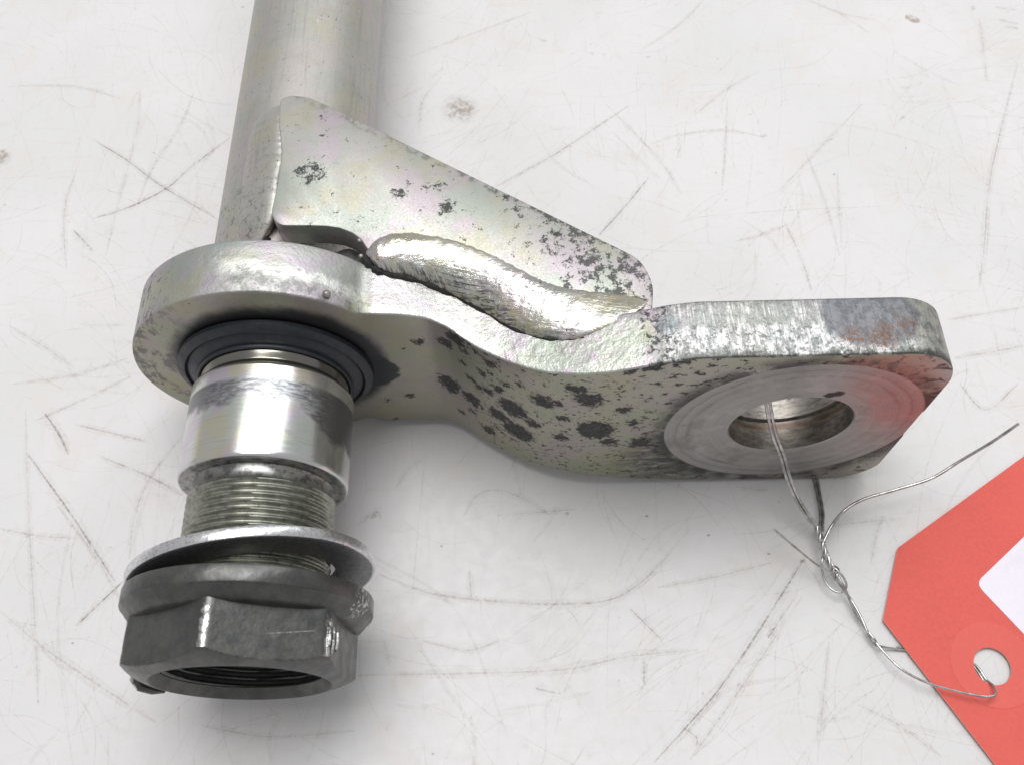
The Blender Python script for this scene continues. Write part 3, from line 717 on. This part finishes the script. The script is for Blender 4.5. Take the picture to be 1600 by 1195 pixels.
# gusset
gm = m_gusset()
def poly_round(pts, rad, n=6):
    out = []
    N = len(pts)
    for i in range(N):
        p0, p1, p2 = (np.array(pts[j % N], float) for j in (i-1, i, i+1)); r = rad[i]
        if r <= 0: out.append(tuple(p1)); continue
        a = p0-p1; b = p2-p1; la, lb = np.linalg.norm(a), np.linalg.norm(b); d = min(r, la*.45, lb*.45)
        A, B = p1+a/la*d, p1+b/lb*d
        for k in range(n+1):
            t = k/n; out.append(tuple((1-t)**2*A+2*t*(1-t)*p1+t*t*B))
    return out
out = [(-52.2, 58.4), (-50.0, 59.5), (-45.4, 58.9), (27.4, 11.0), (29.6, 5.0), (28.4, -3.9)]
rad = [1.5, 2.5, 3, 4, 3, 0]
for x in np.arange(26, -28, -3.0): out.append((x, Yb(x)+.25)); rad.append(0)
ctail = [(-29.6, 15.0), (-31.2, 17.6), (-33.0, 19.2), (-35.8, 20.6), (-38.8, 21.2), (-42, 21.4), (-48.9, 21.6), (-50.9, 24.8), (-50.3, 33), (-50.2, 42), (-51.8, 51)]
out += ctail; rad += [0, 0, 0, 0, 0, 0, 2, 2, 0, 0, 2]
out = poly_round(out, rad)
def prism(outline, z0, z1, b=.5):
    n = len(outline); P = np.array(outline)
    area2 = sum(P[i][0]*P[(i+1) % n][1]-P[(i+1) % n][0]*P[i][1] for i in range(n))
    s_ = 1 if area2 > 0 else -1
    nr = []
    for i in range(n):
        t = P[(i+1) % n]-P[i-1]; t /= np.linalg.norm(t)+1e-9; nr.append(np.array((-t[1], t[0]))*s_)
    V = []
    for (ins, z) in ((b, z0), (0, z0+b), (0, (z0+z1)/2), (0, z1-b), (b*.3, z1-b*.3), (b, z1)):
        for i in range(n): q = P[i]+nr[i]*ins; V.append((q[0], q[1], z))
    Fc = []
    for r_ in range(5):
        for k in range(n): l = (k+1) % n; Fc.append((r_*n+k, r_*n+l, (r_+1)*n+l, (r_+1)*n+k))
    Fc.append(tuple(range(n-1, -1, -1))); Fc.append(tuple(5*n+k for k in range(n)))
    return V, Fc
V, Fc = prism(out, 47.8, 54.5, .45)
gus = mesh_obj('gusset', V, Fc, gm, arm)
bm = bmesh.new(); bm.from_mesh(gus.data); bmesh.ops.triangulate(bm, faces=[f for f in bm.faces if len(f.verts) > 4]); bm.to_mesh(gus.data); bm.free()

# weld beads: lofted ellipses, rippled
def bead(name, stations, mat, seed=1, rip=.18, n=26, per=12, parent=None):
    """stations: (A on the upper plate, B on the lower plate, bulge)"""
    A = catmull([s_[0] for s_ in stations], per); B = catmull([s_[1] for s_ in stations], per); H = catmull([(s_[2], 0, 0) for s_ in stations], per)
    R_ = random.Random(seed); N = len(A); V, Fc = [], []
    tang = [Vector((A[min(i+1, N-1)]+B[min(i+1, N-1)])-(A[max(i-1, 0)]+B[max(i-1, 0)])).normalized() for i in range(N)]
    for i in range(N):
        a, b = Vector(A[i]), Vector(B[i]); c = (a+b)*.5; d = (b-a)*.5; nrm = d.cross(tang[i]).normalized()
        if nrm.z < 0: nrm = -nrm
        h = float(H[i][0]); u = i/(N-1); e = min(1, math.sqrt(max(0, 1-(1-min(u*N/9, 1))**2)), math.sqrt(max(0, 1-(1-min((1-u)*N/11, 1))**2)))
        e = max(e, .03); wob = 1+R_.uniform(-.03, .03)
        for k in range(n):
            t = 2*pi*k/n
            rp = rip*sin(i*2*pi/4.6+1.9*cos(t))*(.4+.6*abs(sin(t)))
            v = c+d*(1.06*cos(t)*e*wob)+nrm*((h*1.0 if sin(t) > 0 else 2.6)*sin(t)*e*wob+(rp*e if sin(t) > 0 else 0))
            V.append(tuple(v))
    for i in range(N-1):
        for k in range(n): l = (k+1) % n; Fc.append((i*n+k, i*n+l, (i+1)*n+l, (i+1)*n+k))
    Fc.append(tuple(range(n))); Fc.append(tuple((N-1)*n+k for k in range(n)))
    return mesh_obj(name, V, Fc, mat, parent or arm, angle=60)
stA = [(-30.2, 15.4, 54.0), (-26.2, 17.9, 54.3), (-20.8, 18.6, 54.3), (-12.7, 16.7, 54.3), (-4.6, 13.0, 54.3), (3.3, 7.9, 54.3), (9.7, 4.3, 54.3), (18.7, 2.2, 54.6), (27.2, 1.6, 55.2)]
stB = [(-29.8, 13.2, 53.3), (-26.1, 10.6, 52.6), (-19.5, 9.4, 51.0), (-12.9, 7.2, 49.6), (-6.2, 3.4, 49.0), (.4, -2.2, 50.2), (6.8, -6.0, 51.9), (14.0, -7.6, 54.4), (27.4, -4.6, 58.9)]
hh = [1.0, 2.3, 2.9, 2.8, 2.6, 2.5, 2.3, 1.7, .7]
bead('weld_bead', list(zip(stA, stB, hh)), bead_mat, 2, .0)
zw = tube_mat
stA = [(-51.4, 60.2, 51.2), (-51.2, 55, 53.0), (-50.8, 49, 53.4), (-50.4, 42, 53.4), (-50.6, 34, 53.2), (-51, 27, 52.0), (-53.5, 20.0, 48.8)]
stB = [(-56.8, 62.0, 47.0), (-59.9, 57, 46.4), (-60.6, 50, 45.9), (-60.6, 42, 45.9), (-60.2, 34, 46.1), (-59.8, 27, 46.5), (-58.6, 20, 47.0)]
bead('gusset_weld', list(zip(stA, stB, [1.0, 1.7, 1.9, 1.9, 1.8, 1.5, .6])), zw, 5, .03)
# sooty crack along the foot of the bead
black = m_plain('soot', (.022, .022, .022), .85, 0, .4, 1.5, .5)
cr = catmull([(b[0]+.15, b[1]-.25, Zt(b[0])-.05) for b in [(-30.4, 13.8), (-28.5, 11.6), (-26.1, 10.3), (-19.5, 9.2), (-12.9, 7.0), (-6.2, 3.2), (.4, -2.4), (6.8, -6.1), (11.0, -7.3), (14.5, -7.7)]], 10)
V, Fc = tube_mesh(cr, [max(.12, .95*(1-.8*i/len(cr))*(1+.25*sin(i*.55)+.18*sin(i*1.13+1))) for i in range(len(cr))], 8)
mesh_obj('weld_crack', V, Fc, black, arm)
cr = catmull([(-53.5, 22.5, 48.0), (-51.6, 19.6, 47.6), (-50.4, 17.0, 47.9), (-49.6, 14.0, 48.4)], 6)
V, Fc = tube_mesh(cr, [1.3+.3*sin(i*2.1) for i in range(len(cr))], 8)
mesh_obj('soot_lump', V, Fc, black, arm)
V, Fc = tube_mesh(catmull([(-46, 15.5, 42.5), (-40, 16.5, 44.2), (-34, 16.8, 44.6), (-28, 14.5, 45.0)], 6), [4.2+.3*sin(i*1.3) for i in range(19)], 16)  # added dark filler in the gap under the gusset, its shade in the colour
mesh_obj('gap_shade_fill', V, Fc, tweld_mat, arm)
# spatter balls
def ball(name, c, r, mat, parent):
    bm = bmesh.new(); bmesh.ops.create_icosphere(bm, subdivisions=3, radius=r*S)
    me = bpy.data.meshes.new(name); bm.to_mesh(me); bm.free(); me.materials.append(mat)
    me.polygons.foreach_set('use_smooth', [True]*len(me.polygons))
    o = bpy.data.objects.new(name, me); COL.objects.link(o); o.parent = parent; o.location = Vector(c)*S-root_of(parent); return o
ball('weld_spatter', (-36.5, 1.7, Zt(-36.5)+.5), .85, edge_mat, arm)
ball('weld_spatter', (-31.0, 13.9, Zt(-31)+.4), .6, edge_mat, arm)
ball('weld_spatter', (-31.3, 16.9, 54.7), .55, edge_mat, arm)

# stud
stud_prof = [(2, 5), (2, 16), (-2.5, 16.0), (-5.4, 16.0), (-5.9, 15.6), (-6.6, 15.6), (-7.4, 16.4), (-7.9, 17.15), (-8.3, 17.4)]
stud_prof += [(-8.6-i*.9, 17.4) for i in range(22)]+[(-28.35, 17.4), (-28.75, 17.15), (-28.9, 16.85), (-28.95, 16.2), (-28.8, 15.1), (-29.0, 14.35), (-29.6, 14.1), (-31.2, 14.1), (-31.8, 14.4), (-32, 14.0), (-32, 5)]
V, Fc = lathe(stud_prof, 160)
stud = mesh_obj('stud', V, Fc, m_stud(), arm, angle=50)
# helical thread on the stud
def thread(name, y0, y1, R0, depth, pitch, mat, parent, inner=False, n=120, per=8, ax=AX, az=AZ):
    m = int((y0-y1)/pitch*per); V, Fc = [], []
    for i in range(m+1):
        y = y0-(y0-y1)*i/m
        for k in range(n):
            t = 2*pi*k/n; ph = ((y0-y)/pitch+k/n) % 1.0
            h = abs(2*ph-1); h = min(1, max(0, h*1.25-.08))
            r = R0-depth*h if not inner else R0+depth*h
            V.append((ax+r*sin(t), y, az+r*cos(t)))
    for i in range(m):
        for k in range(n): l = (k+1) % n; Fc.append((i*n+k, i*n+l, (i+1)*n+l, (i+1)*n+k))
    if not inner: Fc.append(tuple(m*n+k for k in range(n)))
    return mesh_obj(name, V, Fc, mat, parent, angle=80)
thread('thread', -31.6, -60.5, 15.05, .75, 1.55, m_thread(), stud)

# ------------------------------------------------------------------ seal, washer, nut (each can be drawn off the stud)
seal = thing('seal_ring', 'black flat seal ring pushed against the plate round the root of the stud', 'seal', (AX, 0, AZ))
rub = m_plain('oily_black_seal', (.030, .033, .042), .45, .2, .12, .6, .3, org=(AX, 0, AZ))
V, Fc = lathe([(-.1, 16.15), (-.1, 20.9), (-.6, 21.35), (-1.5, 21.3), (-1.9, 20.9), (-2.5, 19.9), (-2.55, 19.6), (-2.35, 19.4), (-2.0, 19.2), (-2.4, 18.9), (-3.2, 17.6), (-3.5, 17.0), (-3.5, 16.15)], 144)
mesh_obj('ring_body', V, Fc, rub, seal)
V, Fc = lathe([(-3.9+.6*sin(a), 16.5+.45*cos(a)) for a in np.linspace(0, 2*pi, 12)[:-1]], 144)
mesh_obj('inner_lip', V, Fc, rub, seal)

wash = thing('flat_washer', 'tilted bright edged steel washer hanging loose on the thread above the nut', 'washer', (AX, -47.5, AZ))
wm = m_washer()
Rw, rw, tw = 24.1, 16.2, 2.3
V, Fc = lathe([(y, r) for (y, r) in [(-tw/2, rw+.3), (-tw/2, Rw-.35), (-tw/2+.12, Rw-.1), (-tw/2+.35, Rw), (tw/2-.35, Rw), (tw/2-.12, Rw-.1), (tw/2, Rw-.35), (tw/2, rw+.3), (tw/2-.3, rw), (-tw/2+.3, rw)]], 144, ax=0, az=0)
wo = mesh_obj('washer_ring', [(v[0]+AX, v[1]-47.5, v[2]+AZ) for v in V], Fc, wm, wash)
wash.rotation_euler = (radians(-1.5), 0, radians(7.5))

nut = thing('flange_nut', 'dark grey hexagon flange nut with bright worn corners at the end of the stud', 'nut', (AX, 0, AZ))
nm_ = m_nut()
Rc, apo = 22.2, 19.45
th0 = radians(-3.8)
def hexr(t):
    a = ((t-th0+pi/6) % (pi/3))-pi/6       # 0 at a corner direction
    b = pi/6-abs(a); r = apo/cos(b); e_ = radians(2.4)
    if abs(a) < e_: r = apo/cos(pi/6-e_)+(apo/cos(pi/6)-apo/cos(pi/6-e_))*(1-(a/e_)**2)*.55
    return min(r, Rc-.12-.5*a*a*0)
def body_r(y, r, t):
    if r < 0: return -r
    h = hexr(t)
    ch = 22.4 if y > -65.7 else 22.4-1.22*(-65.7-y)**1.5
    return min(h, ch) if r > 900 else min(r, h)
prof = [(-53.5, -15.2)]+[(-53.5, 18.9)]+[(y, 999) for y in np.linspace(-53.8, -64.2, 14)]+[(y, 999) for y in np.linspace(-64.5, -68.2, 22)]
prof += [(-68.3, 17.2), (-68.35, 17.0), (-68.3, 16.8), (-68.1, 16.6), (-66.7, 15.5), (-66.3, -15.2)]
V, Fc = lathe(prof, 288, rfun=body_r)
mesh_obj('hex_body', V, Fc, nm_, nut, angle=28)
V, Fc = lathe([(-51.95, 15.3), (-51.95, 23.5), (-52.1, 23.9), (-52.5, 24.05), (-55.1, 24.05), (-55.35, 23.95), (-55.45, 23.7), (-56.6, 22.9), (-57.6, 22.0), (-58.1, 20.6), (-58.3, 19.2), (-59.2, 18.6), (-59.2, 15.3)], 160)
mesh_obj('flange', V, Fc, nm_, nut, angle=40)
thread('bore_thread', -52.2, -66.2, 14.5, .9, 1.55, m_plain('dark_thread', (.10, .10, .105), .32, .8, .1, 1., .3, org=(AX, 0, AZ)), nut, inner=True)
# torn burr on the lower left corner
V, Fc = tube_mesh([(AX-21.8, -64.6, AZ-2.0), (AX-22.0, -66.2, AZ-3.6), (AX-21.3, -67.3, AZ-5.2), (AX-19.4, -67.8, AZ-7.2), (AX-17.6, -67.8, AZ-8.8)], [.3, .9, 1.0, .8, .3], 9)
mesh_obj('burr', V, Fc, nm_, nut)
# lifted sliver of metal along the right hand corner
for k, (dx, dz) in enumerate(((0, 0), (.5, -.9), (.8, -1.7))):
    a = radians(56.2+k*2.6)
    p = [(AX+(22.45-abs(q)*.12)*sin(a), -62.6-q*1.0, AZ+(22.45-abs(q)*.12)*cos(a)) for q in (-2.5+k*.6, -1, 0.6, 2.0, 3.3-k*.4)]
    V, Fc = tube_mesh(p, [.08, .25, .3, .28, .1], 6); mesh_obj('burr', V, Fc, nm_, nut, smooth=False)

# ------------------------------------------------------------------ paper tag
tag = thing('paper_tag', 'red shipping tag with clipped corners, white panel and punched wire hole', 'tag', (105, -62.4, 0))
red = m_card('red_card', (.70, .128, .105)); white = m_card('white_panel', (.80, .76, .84), .02, .6); edgem = m_card('card_edge', (.72, .55, .48))
TZ = 1.15
def tz(x, y): return TZ-.006*(x-83)
c1, c2 = np.array((90.0, -35.0)), np.array((83.0, -51.8)); da = np.array((36.0, 22.6)); da /= np.linalg.norm(da)
db = np.array((16.3, -29.0)); db /= np.linalg.norm(db)
out = [tuple(c1+da*140), tuple(c1), tuple(c2), tuple(c2+db*45), tuple(c2+db*45+np.array((15, -6))), tuple(c2+db*52+da*150)]
out = poly_round(out, [0, .4, .4, 2, 2, 0], 4)
hc, hr = np.array((105.0, -62.4)), 4.05
def plate_with_hole(outline, hc, hr, zt_, th, mats, name, parent, nh=48):
    bm = bmesh.new()
    def loop(pts, z): return [bm.verts.new((p[0], p[1], z)) for p in pts]
    hp = [hc+hr*np.array((cos(2*pi*k/nh), sin(2*pi*k/nh))) for k in range(nh)] if hr else None
    for side, zo in ((1, 0), (-1, -th)):
        vo = loop(outline, zo); vs = [vo]
        es = [bm.edges.new((vo[i], vo[(i+1) % len(vo)])) for i in range(len(vo))]
        if hr:
            vh = loop(hp, zo); es += [bm.edges.new((vh[i], vh[(i+1) % nh])) for i in range(nh)]
        else: vh = None
        bmesh.ops.triangle_fill(bm, use_beauty=True, use_dissolve=False, edges=es)
        if side == 1: to, th_ = vo, vh
        else: bo, bh = vo, vh
    for a, b in ((to, bo), (th_, bh)):
        if a is None: continue
        for i in range(len(a)):
            j = (i+1) % len(a); f = bm.faces.new((a[i], a[j], b[j], b[i])); f.material_index = 1
    V = [(v.co.x, v.co.y, zt_(v.co.x, v.co.y)+v.co.z) for v in bm.verts]; bm.verts.index_update()
    Fc = [tuple(v.index for v in f.verts) for f in bm.faces]; mi = [f.material_index for f in bm.faces]; bm.free()
    return mesh_obj(name, V, Fc, mats, parent, smooth=False, midx=mi)
plate_with_hole(out, hc, hr, tz, .32, [red, edgem], 'card', tag)
p0 = np.array((106.1, -43.8)); ea = np.array((14.1, 10.8)); ea /= np.linalg.norm(ea); eb = np.array((7.9, -11.8)); eb /= np.linalg.norm(eb)
out = poly_round([tuple(p0), tuple(p0+eb*38), tuple(p0+eb*38+ea*90), tuple(p0+ea*90)], [2.2, 2.2, 2.2, 2.2], 5)
plate_with_hole(out, None, 0, lambda x, y: tz(x, y)+.02, .015, [white, white], 'white_panel', tag)
rr2 = m_card('red_patch', (.71, .135, .11), .03, .62)
cirp = [tuple(hc+np.array((.3, .3))+9.3*np.array((cos(2*pi*k/64), sin(2*pi*k/64)))) for k in range(64)]
plate_with_hole(cirp, hc, hr+.02, lambda x, y: tz(x, y)+.10, .095, [rr2, m_card('patch_edge', (.86, .42, .36))], 'reinforcing_patch', tag)

# ------------------------------------------------------------------ wire tie
wire = thing('wire_tie', 'thin twisted galvanised wire tying the red tag to the eye of the arm', 'wire', (72, -36, 0))
wmat = m_wire()
def strand(name, pts, r=.37, n=10, twist=None):
    P = catmull(pts, n)
    if twist:
        turns, amp, ph = twist; N = len(P); Q = []
        for i, p in enumerate(P):
            t = Vector(P[min(i+1, N-1)]-P[max(i-1, 0)]).normalized(); a = t.cross(Vector((0, 0, 1))).normalized(); b = t.cross(a)
            th = 2*pi*turns*i/(N-1)+ph; Q.append(np.array(Vector(p)+a*(amp*cos(th))+b*(amp*sin(th))))
        P = Q
    V, Fc = tube_mesh(P, r, 10); return mesh_obj(name, V, Fc, wmat, wire, angle=70)
loopA = [(54.6, 2, 36), (55.0, -6, 35.5), (56.0, -12, 31.0), (58.6, -15.6, 23.5), (61.2, -18.6, 18.4), (62.6, -22.5, 15.6), (65.2, -25.8, 11), (68.0, -28.6, 7.5), (70.6, -31.2, 5.2)]
strand('strand', [(p[0]-.45, p[1], p[2]) for p in loopA]); strand('strand', [(p[0]+.45-.35*(i/8), p[1]+.2, p[2]+.3) for i, p in enumerate(loopA)])
loopB = [(54.6, 2, 36), (60, 8, 24), (68, 6, 6), (73.2, -3, .45), (73.6, -14.9, .45), (73.3, -19.8, 1.3), (72.6, -26.7, 3.2), (71.0, -32.0, 5.0)]
strand('strand', loopB); strand('strand', [(p[0]+(.75 if i > 2 else .1), p[1]+.1, p[2]+(.02 if i in (3, 4) else .1)) for i, p in enumerate(loopB)])
core = [(70.6, -30.6, 5.2), (71.0, -34.3, 5.0), (71.6, -37.2, 4.5), (72.7, -40.6, 4.0), (73.7, -42.8, 3.3)]
for ph in (0, pi/2, pi, 1.5*pi): strand('strand', core, .36, 14, (1.6, .48, ph))
lowr = [(73.4, -42.2, 3.5), (75.7, -46.5, 2.5), (77.7, -51.9, 1.9), (79.3, -55.8, 1.8), (80.3, -57.8, 2.0)]
for ph in (0, pi): strand('strand', lowr, .30, 12, (1.3, .36, ph))
strand('wire_end', [(71.1, -37.5, 4.2), (71.5, -34.6, 5.2), (73.9, -30.8, 6.0), (76.7, -28.0, 8.0), (81.3, -25.7, 9.0), (88.8, -23.9, 10.0), (96.6, -22.1, 12.0), (102.7, -19.2, 15.0), (108.5, -16.8, 20.0), (112.8, -14.7, 25.0)], .36)
strand('wire_end', [(59.3, -32.5, 9.0), (63.5, -36.2, 8.0), (68.5, -39.9, 6.0), (72.3, -41.6, 4.9), (73.9, -41.2, 4.6), (73.7, -40.1, 4.0), (72.6, -39.6, 3.4)], .25)
strand('loop', [(71.6, -36.5, 3.9), (70.7, -38.5, 4.2), (70.5, -40.9, 3.5), (71.0, -43.4, 3.0), (72.4, -45.3, 3.0), (74.0, -45.8, 3.5), (75.1, -44.8, 4.2), (74.7, -42.9, 4.7), (73.3, -41.0, 4.9), (72.2, -39.8, 4.4)], .27)
over = [(80.0, -57.2, 2.3), (81.4, -59.8, 2.9), (84.0, -63.1, 3.3), (88.8, -66.0, 3.4), (96.3, -68.3, 3.4), (100.9, -69.2, 3.6), (103.0, -68.6, 3.4), (103.6, -66.9, 2.2), (103.0, -65.2, .9), (101.5, -61.9, .45), (97, -60.0, .4), (90, -58.8, .4), (84, -58.1, .9), (80.2, -57.6, 1.8)]
strand('strand', over, .27)
strand('strand', [(102.9, -66.8, .5), (101.8, -63.6, .45), (99.6, -60.6, .45), (92, -58.4, .4), (85, -57.7, .6)], .27)
